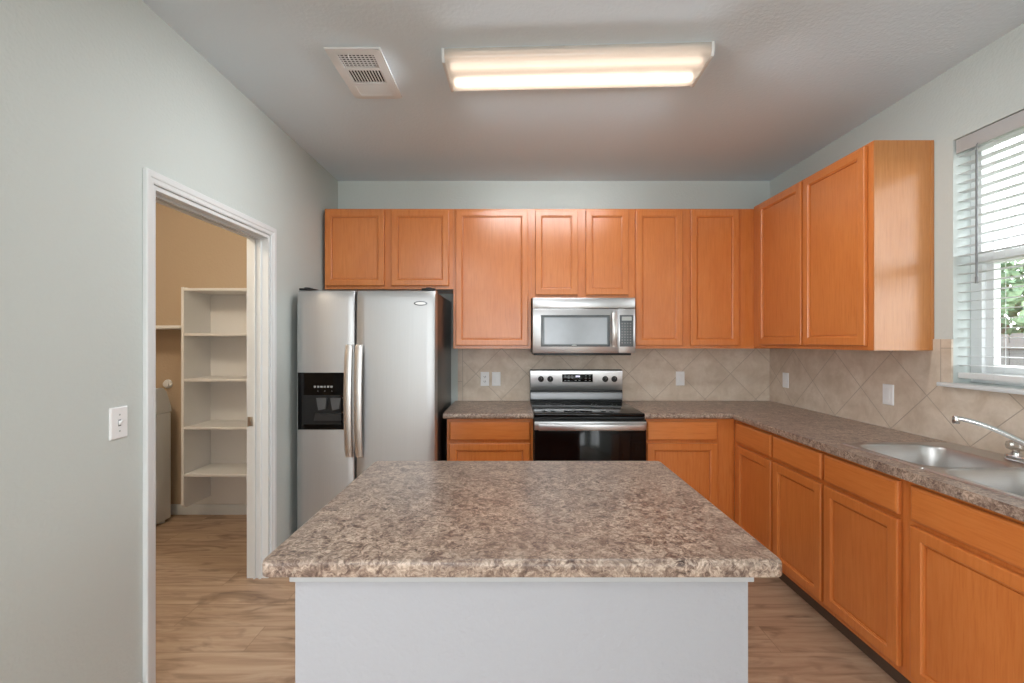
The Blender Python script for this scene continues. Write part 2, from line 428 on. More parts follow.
# kitchen window
wd = bpy.data.objects.new('window_1', None); COL.objects.link(wd); wd['kind'] = 'structure'
wd['label'] = 'white single-hung window above the sink'
m = MB(); X0, X1 = XR+0.085, XR+0.145
m.cells([WY0+0.001, WY0+0.05, WY1-0.05, WY1-0.001], [WZ0+0.002, WZ0+0.05, 1.775, 1.825, WZ1-0.05, WZ1-0.002], lambda i, j: i == 1 and j in (1, 3), fx, X0, X1)
m.cells([WY0+0.05, WY0+0.085, WY1-0.085, WY1-0.05], [WZ0+0.05, WZ0+0.09, 1.775], lambda i, j: i == 1 and j == 1, fx, X0+0.02, X1-0.01)
m.build('window_frame', 'vinyl', wd)
m = MB(); m.box(X0+0.030, X0+0.036, WY0+0.045, WY1-0.045, WZ0+0.045, 1.78); m.box(X0+0.044, X0+0.050, WY0+0.045, WY1-0.045, 1.82, WZ1-0.045)
m.build('pane', 'glass', wd)
m = MB(); m.box(XR-0.045, XR, WY0-0.04, WY1+0.04, WZ0-0.021, WZ0-0.001, 0.004); m.box(XR-0.002, XR+0.085, WY0+0.001, WY1-0.001, WZ0-0.019, WZ0-0.001)
m.build('window_sill', 'trim', wd)

# rear openings, invented to provide daylight and reflections
def added_rear_window(name, x0, x1, z0, z1, label, mull):
    r = bpy.data.objects.new(name, None); COL.objects.link(r); r['kind'] = 'structure'; r['label'] = label
    us = [x0+0.001, x0+0.05]; 
    for k in range(1, mull+1):
        c = x0+(x1-x0)*k/(mull+1); us += [c-0.03, c+0.03]
    us += [x1-0.05, x1-0.001]
    m = MB().cells(us, [z0+0.001, z0+0.05, z1-0.05, z1-0.001], lambda i, j: j == 1 and i % 2 == 1, fy, YR-0.12, YR-0.06)
    m.build('window_frame', 'vinyl', r)
    MB().box(x0+0.045, x1-0.045, YR-0.095, YR-0.089, z0+0.045, z1-0.045).build('pane', 'glass', r)
added_rear_window('added_window_3', -2.1, 1.9, 0.1, 2.4, 'invented wide window in the unseen rear living room wall', 3)
r = bpy.data.objects.new('added_patio_door', None); COL.objects.link(r); r['kind'] = 'structure'; r['label'] = 'invented glazed patio door in the right wall behind the camera'  # unseen glazed opening added for side daylight and reflections
MB().cells([-6.399, -6.32, -4.84, -4.76, -3.28, -3.201], [0.061, 0.16, 2.06, 2.139], lambda i, j: j == 1 and i in (1, 3), fx, XR+0.04, XR+0.10).build('window_frame', 'vinyl', r)
MB().box(XR+0.065, XR+0.075, -6.33, -3.27, 0.15, 2.07).build('pane', 'glass', r)

# ------------------------------------------------------------------ yard outside the kitchen window
def grass_mat():
    t = NT('yard grass'); v = t.coords((1, 1, 1), 0, 'World'); f = t.noise(v, 6, 5)
    t.set(Base_Color=t.ramp(f, [(0.3, lin(70, 82, 50)), (0.7, lin(100, 106, 72))]), Roughness=0.9); return t.m
M['grass'] = grass_mat()
struct(MB().box(XR+0.16, 30, -14, 30, -0.35, -0.25).build('ground_yard', 'grass'))
M['fencewood'] = wood('weathered fence wood', lin(104, 101, 100), lin(92, 89, 88), lin(70, 68, 67), 'z', 0.9, 0.0)
fn = thing('wooden_fence', 'weathered grey wooden privacy fence in the yard outside the window', 'fence', (7.6, 6.0, -0.25))
m = MB()
for k in range(60):
    y = -6+k*0.2; h = 1.78+random.uniform(-0.012, 0.012)
    m.prism([(y, 0.03), (y+0.185, 0.03), (y+0.185, h-0.03), (y+0.155, h), (y+0.03, h), (y, h-0.03)], 'x', -0.01, 0.01)
m.build('board_panel', 'fencewood', fn)
for z in (0.35, 1.0, 1.55): MB().box(-0.06, -0.011, -6, 6, z, z+0.09).build('rail', 'fencewood', fn)
for k in range(6): MB().box(-0.10, -0.011, -5.9+k*2.35, -5.81+k*2.35, 0, 1.82).build('post', 'fencewood', fn)
def leaf_mat():
    t = NT('tree leaves'); v = t.coords((1, 1, 1), 0, 'World'); f = t.noise(v, 3, 4)
    t.set(Base_Color=t.ramp(f, [(0.3, lin(72, 98, 72)), (0.7, lin(118, 140, 108))]), Roughness=0.7); return t.m
M['leaf'] = leaf_mat(); M['bark'] = plain('tree bark', lin(110, 96, 82), 0.9, 0, 0.2)
def tree(x, y, h, r, label):
    t = thing('leafy_tree', label, 'tree', (x, y, -0.25), 0, 'trees beyond the fence')
    m = MB(); m.tube([(0, 0, 0), (0.05, 0.02, h*0.3), (0, 0.05, h*0.6)], [0.16, 0.12, 0.07]); 
    for a in range(4): m.tube([(0.03, 0.02, h*0.38), (0.5*r*math.cos(a*1.6), 0.5*r*math.sin(a*1.6), h*0.68)], [0.07, 0.03], 8)
    m.build('trunk', 'bark', t)
    m = MB(); rnd = random.Random(int(x*10))
    for k in range(1500):
        d = Vector((rnd.gauss(0, 1), rnd.gauss(0, 1), rnd.gauss(0, 1))).normalized()
        p = Vector((d.x*r, d.y*r, h*0.66+d.z*h*0.36))*1.0
        q = rnd.uniform(0.55, 1.0)*(0.85+0.2*math.sin(5*d.x+3*d.z)); p = Vector((p.x*q, p.y*q, h*0.66+(p.z-h*0.66)*q))
        a = Vector((rnd.gauss(0, 1), rnd.gauss(0, 1), rnd.gauss(0, 1))).normalized(); b = a.orthogonal().normalized()
        c = a.cross(b); s1, s2 = rnd.uniform(0.10, 0.2), rnd.uniform(0.05, 0.1)
        vs = [m.bm.verts.new(p+b*s1), m.bm.verts.new(p+c*s2), m.bm.verts.new(p-b*s1), m.bm.verts.new(p-c*s2)]
        m.bm.faces.new(vs)
    m.build('crown', 'leaf', t)
tree(11.0, 9.6, 3.6, 1.7, 'pale green leafy tree beyond the fence, seen through the lower sash')
tree(12.5, 6.2, 3.9, 1.9, 'bushy tree beyond the fence, nearer the right edge of the window')

# ------------------------------------------------------------------ window blind
bl = thing('window_blind', 'white horizontal slat blind hanging in the window above the sink', 'blind', (XR+0.04, (WY0+WY1)/2, WZ0))
hw = (WY1-WY0)/2-0.006
m = MB(); m.box(-0.034, -0.026, -hw, hw, 1.112, 1.179, 0.002); m.box(-0.026, 0.03, -hw, hw, 1.130, 1.178, 0.002); m.build('headrail', 'valance', bl)
m = MB(); rt = Matrix.Rotation(math.radians(-1), 3, 'Y')
nsl = 24
for k in range(nsl):
    z = 0.085+k*(1.10-0.085)/(nsl-1)
    m.box(-0.025, 0.025, -hw, hw, z-0.0014, z+0.0014, rot=rt)
m.build('slats', 'slat', bl)
MB().box(-0.026, 0.026, -hw, hw, 0.022, 0.05, 0.005).build('bottom_rail', 'vinyl', bl)
m = MB()
for y in (hw-0.16, -hw+0.16):
    for x in (-0.027, 0.027): MB().cyl((x, y, 0.03), (x, y, 1.14), 0.0009, n=6).build('ladder_cord', 'vinyl', bl)
m = MB(); m.cyl((-0.040, hw-0.10, 0.49), (-0.040, hw-0.10, 1.09), 0.0042, n=10); m.cyl((-0.040, hw-0.10, 0.47), (-0.040, hw-0.10, 0.50), 0.0055, n=10)
m.tube([(-0.028, hw-0.10, 1.125), (-0.040, hw-0.10, 1.115), (-0.040, hw-0.10, 1.08)], 0.002, 8)
m.build('tilt_wand', 'grey', bl, label='grey tilt wand')

# ------------------------------------------------------------------ cabinets (local: x along the front, y into the cabinet, front frame at y=0)
def panel_door(parent, x0, x1, z0, z1, fw=0.050, t=0.019, name='door'):
    y = -t-0.0035
    m = MB().rects(x0, x1, z0, z1, [(0, -0.0035), (0, y+0.005), (0.0015, y+0.0015), (0.005, y), (fw-0.006, y), (fw-0.002, y+0.0045), (fw+0.003, y+0.006), (fw+0.0045, y+0.0145), (fw+0.0075, y+0.0145), (fw+0.0085, y+0.0105), (fw+0.03, y+0.010)])
    return m.build(name, 'wood', parent, 20)
def drawer_front(parent, x0, x1, z0, z1, t=0.019):
    y = -t-0.0035
    m = MB().rects(x0, x1, z0, z1, [(0, -0.0035), (0, y+0.007), (0.003, y+0.003), (0.010, y)])
    return m.build('drawer', 'woodx', parent, 20)
def carcass(parent, w_, dp, z0, z1, top=True, endmat='wood', x0=0.0):
    m = MB(); t = 0.016
    m.box(x0, x0+t, 0.019, dp, z0, z1); m.box(w_-t, w_, 0.019, dp, z0, z1)
    m.box(x0+t, w_-t, 0.019, dp, z0, z0+t); m.box(x0+t, w_-t, dp-0.006, dp, z0+t, z1)
    if top: m.box(x0+t, w_-t, 0.019, dp-0.006, z1-t, z1)
    return m.build('body', endmat, parent)
def face_frame(parent, us, vs, holes, name='face_frame'):
    m = MB().cells(us, vs, lambda i, j: (i, j) in holes, fy, 0.0, 0.0188)
    return m.build(name, 'wood', parent)

FY = YB-0.305          # face of the back wall uppers
ux = lambda px: (px-512)*3.285/432
ub, ut = 1.354, 2.422
def upper(name, label, x0, x1, z0, z1, doors, group='maple wall cabinets'):
    t = thing(name, label, 'cabinet', (x0, FY, 0), 0, group)
    w_ = x1-x0
    carcass(t, w_, 0.304, z0, z1)
    ds = [(ux(a)-x0, ux(b)-x0) for a, b in doors]
    us = [0]
    for a, b in ds: us += [a+0.012, b-0.012]
    us.append(w_)
    face_frame(t, us, [z0, z0+0.034, z1-0.034, z1], {(2*k+1, 1) for k in range(len(ds))})
    for a, b in ds: panel_door(t, a, b, z0+0.024, z1-0.014)
    return t
g = 'maple wall cabinets'
upper('wall_cabinet', 'short wide maple wall cabinet with two doors above the refrigerator', -1.432, -0.4495, 1.808, ut, [(325, 384.3), (391.1, 448.8)])
upper('wall_cabinet', 'tall single-door maple wall cabinet between refrigerator cabinet and microwave', -0.4485, 0.1455, ub, ut, [(455.7, 528.1)])
upper('wall_cabinet', 'short maple wall cabinet with two narrow doors directly above the microwave', 0.1465, 0.934, 1.738, ut, [(535.3, 578.0), (585.9, 628.5)])
t = thing('wall_cabinet', 'tall two-door maple wall cabinet right of the microwave, reaching into the corner', 'cabinet', (0.935, FY, 0), 0, g)
carcass(t, XR-0.935-0.002, 0.304, ub, ut)
d1, d2 = [(ux(a)-0.935, ux(b)-0.935) for a, b in ((635.9, 682.8), (690.7, 739.2))]
face_frame(t, [0, d1[0]+0.012, d1[1]-0.012, d2[0]+0.012, d2[1]-0.012, 1.85-0.935-0.0005], [ub, ub+0.034, ut-0.034, ut], {(1, 1), (3, 1)})
for a, b in (d1, d2): panel_door(t, a, b, ub+0.024, ut-0.014)
# right wall upper: local x runs toward the camera (world -Y), local y into the right wall (+X)
UY1, UY0 = FY-0.0006, 2.21
t = thing('wall_cabinet', 'tall two-door maple wall cabinet on the right wall beside the window', 'cabinet', (1.85, UY1, 0), -PI/2, g)
rb, rt_ = 1.362, 2.436
W = UY1-UY0
m = MB(); tk = 0.016
m.box(0, tk, 0.019, 0.304, rb, rt_); m.box(tk, W-tk, 0.019, 0.304, rb, rb+tk); m.box(tk, W-tk, 0.298, 0.304, rb+tk, rt_); m.box(tk, W-tk, 0.019, 0.298, rt_-tk, rt_); m.box(W-tk, W-0.0, 0.019, 0.304, rb, rt_)
m.build('body', 'wood', t)
m = MB(); m.box(W+0.0002, W+0.004, 0.0, 0.286, rb, rt_); m.box(W+0.0002, W+0.007, 0.286, 0.304, rb, rt_, 0.002); m.build('end_panel', 'woodend', t)
da = (UY1-3.215, UY1-2.738); db_ = (UY1-2.718, UY1-2.243)
face_frame(t, [0, da[0]+0.012, da[1]-0.012, db_[0]+0.012, db_[1]-0.012, W], [rb, rb+0.034, rt_-0.034, rt_], {(1, 1), (3, 1)})
panel_door(t, da[0], da[1], rb+0.024, rt_-0.014); panel_door(t, db_[0], db_[1], rb+0.024, rt_-0.014)

# base cabinets
BF = 3.005             # face frame plane of the back run
bx = lambda px: (px-512)*2.985/432
TOP = 0.876
def base(name, label, x0, x1, cols, loc, rz, depth=0.60, extra=None, body_x1=None):
    """cols: (x0, x1) fronts in local x; each gets a drawer front over a door."""
    t = thing(name, label, 'cabinet', loc, rz, 'maple base cabinets')
    w_ = x1-x0
    carcass(t, body_x1 or w_, depth, 0.088, TOP, top=False)
    us = [0]
    for a, b in cols: us += [a+0.012, b-0.012]
    us.append(w_)
    face_frame(t, us, [0.088, 0.140, 0.690, 0.735, 0.846, TOP], {(2*k+1, j) for k in range(len(cols)) for j in (1, 3)})
    for a, b in cols:
        drawer_front(t, a, b, 0.724, 0.856)
        panel_door(t, a, b, 0.122, 0.703)
    MB().box(0.0, w_, 0.045, 0.062, 0, 0.0875).build('toe_kick', 'kick', t)
    return t
base('base_cabinet', 'narrow maple base cabinet with one drawer between refrigerator and range', -0.452, 0.146, [(bx(449.3)+0.452, bx(530.2)+0.452)], (-0.452, BF, 0), 0)
base('base_cabinet', 'maple base cabinet with one drawer right of the range, ending in the corner', 0.911, 1.545, [(bx(647.5)-0.911, bx(717.9)-0.911)], (0.911, BF, 0), 0)
RF = 1.546             # face frame plane of the right run
ry = lambda px: 432*1.526/(px-512)
Y0 = BF-0.001
base('base_cabinet', 'maple base cabinet with two drawers and two doors, between corner and sink', 0, Y0-2.128,
     [(Y0-ry(736.0), Y0-ry(770.3)), (Y0-ry(772.6), Y0-ry(820.6))], (RF, Y0, 0), -PI/2)
Y0 = 2.127
base('base_cabinet', 'maple sink base cabinet with wide false drawer fronts, nearest the camera', 0, Y0-1.19,
     [(Y0-ry(823.6), Y0-ry(897.5)), (Y0-ry(909.8), Y0-1.222)], (RF, Y0, 0), -PI/2)
base('base_cabinet', 'maple base cabinet at the camera end of the right run', 0, 0.58, [(0.03, 0.55)], (RF, 1.188, 0), -PI/2)

# worktops
def top_edge(test2, z=0.914):
    return lambda a, b: abs(a.z-z) < 1e-5 and abs(b.z-z) < 1e-5 and test2(a, b)
ZT, ZB = 0.914, 0.8765
CF = 2.963; CX = 1.508
m = MB().box(-0.474, 0.1465, CF, YB-0.0095, ZB, ZT)
m.bevel_edges(lambda a, b: abs(a.y-CF) < 1e-5 and abs(b.y-CF) < 1e-5 and abs(a.z-b.z) < 1e-5, 0.012)
tag(m.build('countertop', 'lam'), 'short brown speckled laminate worktop between refrigerator and range', 'countertop')
SX0, SX1, SY0, SY1 = 1.585, 2.125, 1.25, 2.09   # sink rim
us = [0.9105, CX, SX0+0.02, SX1-0.02, XR-0.0095]; vs = [0.60, SY0+0.02, SY1-0.02, CF, YB-0.0095]
m = MB().cells(us, vs, lambda i, j: (i == 0 and j < 3) or (i == 2 and j == 1), fz, ZB, ZT)
fr = lambda a, b: (abs(a.y-CF) < 1e-5 and abs(b.y-CF) < 1e-5 and max(a.x, b.x) < CX+1e-4) or (abs(a.x-CX) < 1e-5 and abs(b.x-CX) < 1e-5 and max(a.y, b.y) < CF+1e-4)
m.bevel_edges(lambda a, b: abs(a.z-b.z) < 1e-5 and fr(a, b), 0.012)
tag(m.build('countertop', 'lam'), 'long L-shaped brown speckled laminate worktop holding the sink', 'countertop')

# island
IX0, IX1, IY0, IY1 = -0.517, 0.563, 1.028, 1.750
t = thing('kitchen_island', 'white painted island base standing on the floor in the middle of the kitchen', 'island', ((IX0+IX1)/2, (IY0+IY1)/2, 0))
cx, cy = (IX0+IX1)/2, (IY0+IY1)/2; hx, hy = (IX1-IX0)/2, (IY1-IY0)/2
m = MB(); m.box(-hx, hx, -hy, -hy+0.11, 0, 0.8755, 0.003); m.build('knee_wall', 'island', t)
m = MB(); m.box(-hx-0.009, hx+0.009, -hy-0.009, -hy+0.119, 0.840, 0.8757, 0.002); m.build('top_trim', 'island2', t)
m = MB(); m.box(-hx, hx, -hy-0.012, -hy, 0, 0.08, 0.003); m.build('baseboard', 'trim', t)
m = MB(); m.box(-hx+0.004, hx-0.004, -hy+0.111, hy, 0.105, 0.8755); m.box(-hx+0.004, hx-0.004, -hy+0.111, hy-0.07, 0, 0.105); m.build('cabinet_body', 'wood', t)
for s in (-1, 1):
    x0, x1 = (0.01, hx-0.03) if s > 0 else (-hx+0.03, -0.01)
    d = MB().rects(-x1, -x0, 0.122, 0.703, [(0, -0.001), (0, -0.016), (0.004, -0.02), (0.05, -0.02), (0.056, -0.012)])
    for v in d.bm.verts: v.co = Vector((-v.co.x, hy-v.co.y, v.co.z))
    d.build('door', 'wood', t)
m = MB(); 
JX0, JX1, JY0, JY1 = -0.570, 0.6165, 0.970, 1.797
m.box(JX0, JX1, JY0, JY1, ZB, ZT)
m.bevel_edges(lambda a, b: abs(a.z-b.z) > 0.01, 0.022, 5)
m.bevel_edges(lambda a, b: abs(a.z-ZT) < 1e-5 and abs(b.z-ZT) < 1e-5 and len([1 for c in (a, b)]) == 2, 0.011, 4)
m.bevel_edges(lambda a, b: abs(a.z-ZB) < 1e-5 and abs(b.z-ZB) < 1e-5, 0.004, 2)
tag(m.build('countertop', 'lam'), 'large brown speckled laminate island top with rounded corners', 'countertop')

# ------------------------------------------------------------------ refrigerator
fr_ = thing('refrigerator', 'stainless side-by-side refrigerator with ice and water dispenser left of the counter', 'refrigerator', (-0.947, 2.80, 0))
m = MB(); m.box(-0.446, 0.446, 0.085, 0.755, 0.03, 1.735, 0.006); 
for sx in (-0.4, 0.4):
    for y in (0.15, 0.70): m.cyl((sx, y, 0), (sx, y, 0.031), 0.02)
m.build('body', 'fside', fr_)
MB().box(-0.445, 0.445, 0.03, 0.084, 0.02, 0.095, 0.004).build('base_grille', 'black', fr_)
def fridge_door(x0, x1):
    zt, zb = 1.742, 0.10; rings = []
    prof = [(x0, 0.075), (x0, 0.014), (x0+0.004, 0.005), (x0+0.014, 0.0)]
    n = 7
    for k in range(n+1): pass
    outline = prof+[(x0+0.014+(x1-x0-0.028)*k/10, -0.004*math.sin(PI*k/10)) for k in range(1, 10)]+[(x1-0.014, 0.0), (x1-0.004, 0.005), (x1, 0.014), (x1, 0.075)]
    zs = [(zb, 0.006), (zb+0.006, 0.0), (0.8, -0.001), (1.60, 0.0), (zt-0.09, 0.001), (zt-0.05, 0.004), (zt-0.02, 0.010), (zt-0.006, 0.016), (zt, 0.026)]
    return MB().loft([[(x, min(0.075, y+d), z) for x, y in outline] for z, d in zs])
DXS = -0.943
ldoor = fridge_door(-0.451, -0.073).build('door', 'steelv', fr_, 30, 'left freezer door with the black dispenser')
rdoor = fridge_door(-0.0645, 0.451).build('door', 'steelv', fr_, 30, 'wide right door with an oval badge')
# dispenser
dx0, dx1, dz0, dz1 = -0.438, -0.136, 0.838, 1.207
dp = MB().rects(dx0, dx1, dz0, dz1, [(0, -0.001), (0, -0.007), (0.004, -0.010), (0.010, -0.010)])
dpo = dp.build('dispenser', 'gloss', ldoor, label='black glossy ice and water dispenser')
m = MB()
m.box(dx0+0.03, dx1-0.02, -0.0118, -0.0102, dz0+0.035, 1.062)            # cavity face
m.build('dispenser_recess', 'dark', ldoor)
m = MB(); zc = 1.116
for k in range(6):
    x = dx0+0.105+k*0.0215; MB().box(x, x+0.014, -0.0125, -0.0103, zc-0.006, zc+0.006, 0.001).build('dispenser_button', 'legend', ldoor)
for k in range(3): MB().box(dx0+0.13+k*0.045, dx0+0.134+k*0.045, -0.0120, -0.0103, zc-0.03, zc-0.026).build('indicator', 'legend', ldoor)
for x in (-0.275, -0.185):
    MB().prism([(x-0.036, 1.045), (x+0.03, 1.045), (x+0.022, 0.975), (x-0.022, 0.965)], 'y', -0.026, -0.012).build('dispenser_paddle', 'paddle', ldoor)
MB().prism([(-0.325, 0.90), (-0.15, 0.90), (-0.15, 0.945), (-0.315, 0.945)], 'y', -0.030, -0.012).build('drip_tray', 'fside', ldoor)
def fridge_handle(cx, par):
    m = MB(); rings = []; z0, z1 = 0.665, 1.388; n = 16; hw_ = 0.0235
    for k in range(n+1):
        f = k/n; z = z0+(z1-z0)*f
        y = -0.028-0.032*math.sin(PI*f)**0.7
        tk = 0.012
        rings.append([(cx-hw_, y+tk, z), (cx-hw_, y+0.003, z), (cx-hw_+0.006, y, z), (cx+hw_-0.006, y, z), (cx+hw_, y+0.003, z), (cx+hw_, y+tk, z)])
    m.loft(rings)
    for z in (z0+0.03, z1-0.03): m.box(cx-0.018, cx+0.018, -0.034, -0.002, z-0.03, z+0.03, 0.004)
    return m.build('handle', 'steelh', par, 40)
fridge_handle(-0.100, ldoor); fridge_handle(-0.035, rdoor)
m = MB(); bxc, bzc = 0.355, 1.655
m.loft([[(bxc+0.044*s*math.cos(a*PI/16), y, bzc+0.015*s*math.sin(a*PI/16)) for a in range(32)] for s, y in ((1, -0.001), (1, -0.005), (0.93, -0.006))])
m.build('badge', 'badge', rdoor, label='small oval metal badge')
m = MB(); 
m.loft([[(bxc+0.034*s*math.cos(a*PI/16), y, bzc+0.0085*s*math.sin(a*PI/16)) for a in range(32)] for s, y in ((1, -0.0061), (1, -0.0066))])
m.build('badge_face', 'steelh', rdoor)
for x in (-0.40, 0.40):
    m = MB(); m.box(x-0.045, x+0.045, 0.02, 0.12, 1.7425, 1.757, 0.005); m.cyl((x, 0.045, 1.7425), (x, 0.045, 1.762), 0.02); m.build('hinge_cover', 'black', fr_)

# ------------------------------------------------------------------ range
rg = thing('range', 'stainless and black glass electric range set into the worktop under the microwave', 'stove', (0.528, 2.95, 0))
hw = 0.379
m = MB(); m.box(-hw, hw, 0.0, 0.640, 0.06, 0.892); m.box(-hw+0.01, hw-0.01, 0.05, 0.62, 0, 0.06); m.build('body', 'black', rg)
m = MB(); m.box(-hw, hw, -0.004, 0.600, 0.8925, 0.917, 0.006, 3); m.build('cooktop', 'gloss', rg)
m = MB()
for x, y, r in ((-0.19, 0.14, 0.105), (0.19, 0.14, 0.085), (-0.19, 0.42, 0.075), (0.19, 0.42, 0.10)):
    for q in (r, r*0.66):
        a = [(x+q*math.cos(k*PI/24), y+q*math.sin(k*PI/24), 0.9173) for k in range(48)]; b = [(x+(q-0.002)*math.cos(k*PI/24), y+(q-0.002)*math.sin(k*PI/24), 0.9173) for k in range(48)]
        MB().loft([a, b], False, False).build('burner_ring', 'fside', rg)
# back guard
m = MB(); m.prism([(0.601, 0.917), (0.597, 1.012), (0.601, 1.165), (0.608, 1.176), (0.645, 1.176), (0.645, 0.917)], 'x', -hw, hw); gb = m.build('backguard', 'black', rg)
m = MB(); m.prism([(0.5965, 1.012), (0.6008, 1.168), (0.5985, 1.172), (0.5935, 1.167), (0.5890, 1.016), (0.591, 1.012)], 'x', -hw+0.002, hw-0.002); cp = m.build('control_panel', 'steel', rg)
m = MB(); m.prism([(0.6005, 0.930), (0.6000, 0.998), (0.588, 0.992), (0.585, 0.975), (0.585, 0.934), (0.590, 0.930)], 'x', -hw+0.004, hw-0.004); m.build('vent_trim', 'dsteel', rg)
for px in (541.0, 550.2, 605.2, 614.3):
    x = (px-512)*3.54/432-0.528
    m = MB(); m.lathe((x, 0.5915, 1.100), (0, -1, 0.02), [(0.024, 0), (0.024, 0.008), (0.018, 0.012), (0.016, 0.028), (0.013, 0.030)])
    m.box(x-0.004, x+0.004, 0.553, 0.565, 1.082, 1.118, 0.002)
    k = m.build('knob', 'black', cp)
    MB().box(x-0.0018, x+0.0018, 0.5522, 0.5532, 1.102, 1.117).build('pointer', 'legend', k)
m = MB(); x0, x1 = (562.2-512)*3.54/432-0.528, (592.8-512)*3.54/432-0.528
m.box(x0, x1, 0.5885, 0.5935, 1.076, 1.140, 0.001); dsp = m.build('display', 'gloss', cp)
m = MB()
for k, (u, v) in enumerate(((0.10, 0.8), (0.21, 0.8), (0.32, 0.8), (0.21, 0.5), (0.33, 0.5), (0.10, 0.2), (0.21, 0.2), (0.44, 0.2), (0.56, 0.2), (0.77, 0.8), (0.9, 0.8), (0.77, 0.5), (0.9, 0.5), (0.77, 0.2), (0.9, 0.2))):
    cx_, cz_ = x0+(x1-x0)*u, 1.076+0.064*v; MB().box(cx_-0.007, cx_+0.007, 0.5878, 0.5886, cz_-0.0025, cz_+0.0025).build('key_legend', 'legend', dsp)
m = MB()
for k in range(4):
    cx_ = x0+(x1-x0)*(0.455+0.035*k); MB().box(cx_-0.003, cx_+0.003, 0.5874, 0.5886, 1.116, 1.129).build('clock_digit', 'led', dsp)
# oven door
m = MB(); m.box(-hw+0.002, hw-0.002, -0.040, -0.001, 0.215, 0.882, 0.004); od = m.build('oven_door', 'gloss', rg)
m = MB(); m.box(-hw+0.002, hw-0.002, -0.0435, -0.0405, 0.812, 0.868, 0.001); m.build('door_band', 'steel', od)
m = MB(); m.box(-0.352, 0.352, -0.090, -0.072, 0.816, 0.860, 0.004, 3)
for s in (-1, 1): m.box(s*0.335-0.014, s*0.335+0.014, -0.072, -0.0436, 0.822, 0.854, 0.003)
m.build('handle', 'steel', od)
m = MB(); m.box(-hw+0.002, hw-0.002, -0.036, -0.001, 0.065, 0.208, 0.004); m.build('storage_drawer', 'steel', rg)

# ------------------------------------------------------------------ microwave
mw = thing('microwave', 'stainless over-the-range microwave mounted under the cabinet above the range', 'microwave', (0.530, 3.180, 1.318))
hw = 0.378; MH = 0.413
m = MB(); m.box(-hw+0.002, hw-0.002, 0.030, 0.425, 0.004, MH, 0.003); m.box(-hw+0.01, hw-0.03, 0.006, 0.40, -0.012, 0.006, 0.002); m.build('body', 'black', mw)
m = MB(); m.box(-hw, hw, 0.0, 0.0295, MH-0.078, MH-0.001, 0.004); m.build('top_panel', 'steel', mw)
xs = lambda px: (px-512)*3.18/432-0.530
m = MB(); dxe = xs(618.2)
m.box(-hw, dxe-0.0005, -0.004, 0.0295, 0.0045, MH-0.081, 0.004); dr_ = m.build('door', 'steel', mw)
zz = lambda py: CH-(py-341.5)*3.176/432-1.318
m = MB().rects(xs(540.8), xs(609.8), zz(346.6), zz(315.1), [(0, -0.004), (0, -0.0065), (0.003, -0.0075), (0.02, -0.0075)]); m.build('window_frame', 'mframe', dr_)
m = MB().rects(xs(544.4), xs(606.8), zz(344.0), zz(317.6), [(0, -0.0076), (0, -0.0082)]); m.build('window', 'mesh', dr_)
m = MB(); xc = (xs(611.3)+xs(616.4))/2; rings = []
for k in range(13):
    f = k/12; z = zz(347)+(zz(312.8)-zz(347))*f; y = -0.020-0.022*math.sin(PI*f)
    rings.append([(xc-0.017, y+0.012, z), (xc-0.017, y+0.004, z), (xc-0.008, y, z), (xc+0.008, y, z), (xc+0.017, y+0.004, z), (xc+0.017, y+0.012, z)])
m.loft(rings)
for z in (zz(346), zz(314)): m.box(xc-0.012, xc+0.012, -0.022, -0.0045, z-0.008, z+0.008, 0.002)
m.build('handle', 'steelh', dr_, 40)
m = MB(); m.loft([[(xs(574)+0.02*s*math.cos(a*PI/12), y, zz(345.3)+0.004*s*math.sin(a*PI/12)) for a in range(24)] for s, y in ((1, -0.0083), (0.9, -0.0089))]); m.build('badge', 'lcd', dr_)
m = MB(); m.box(dxe+0.0005, hw, -0.003, 0.0295, 0.0045, MH-0.081, 0.004); cpn = m.build('control_panel', 'steel', mw)
m = MB().rects(xs(619.6), xs(633.1), zz(346.6), zz(315.1), [(0, -0.003), (0, -0.0055), (0.002, -0.0060)]); kp = m.build('keypad', 'mframe', cpn)
m = MB().rects(xs(621.6), xs(631.4), zz(320.6), zz(316.6), [(0, -0.0062), (0, -0.0070)]); m.build('display', 'lcd', cpn)
m = MB()
for r in range(8):
    for c in range(4):
        x = xs(621.3+c*2.75); z = zz(323.4+r*2.75); MB().box(x, x+0.010, -0.0068, -0.0061, z-0.006, z+0.004).build('key', 'grey', kp)

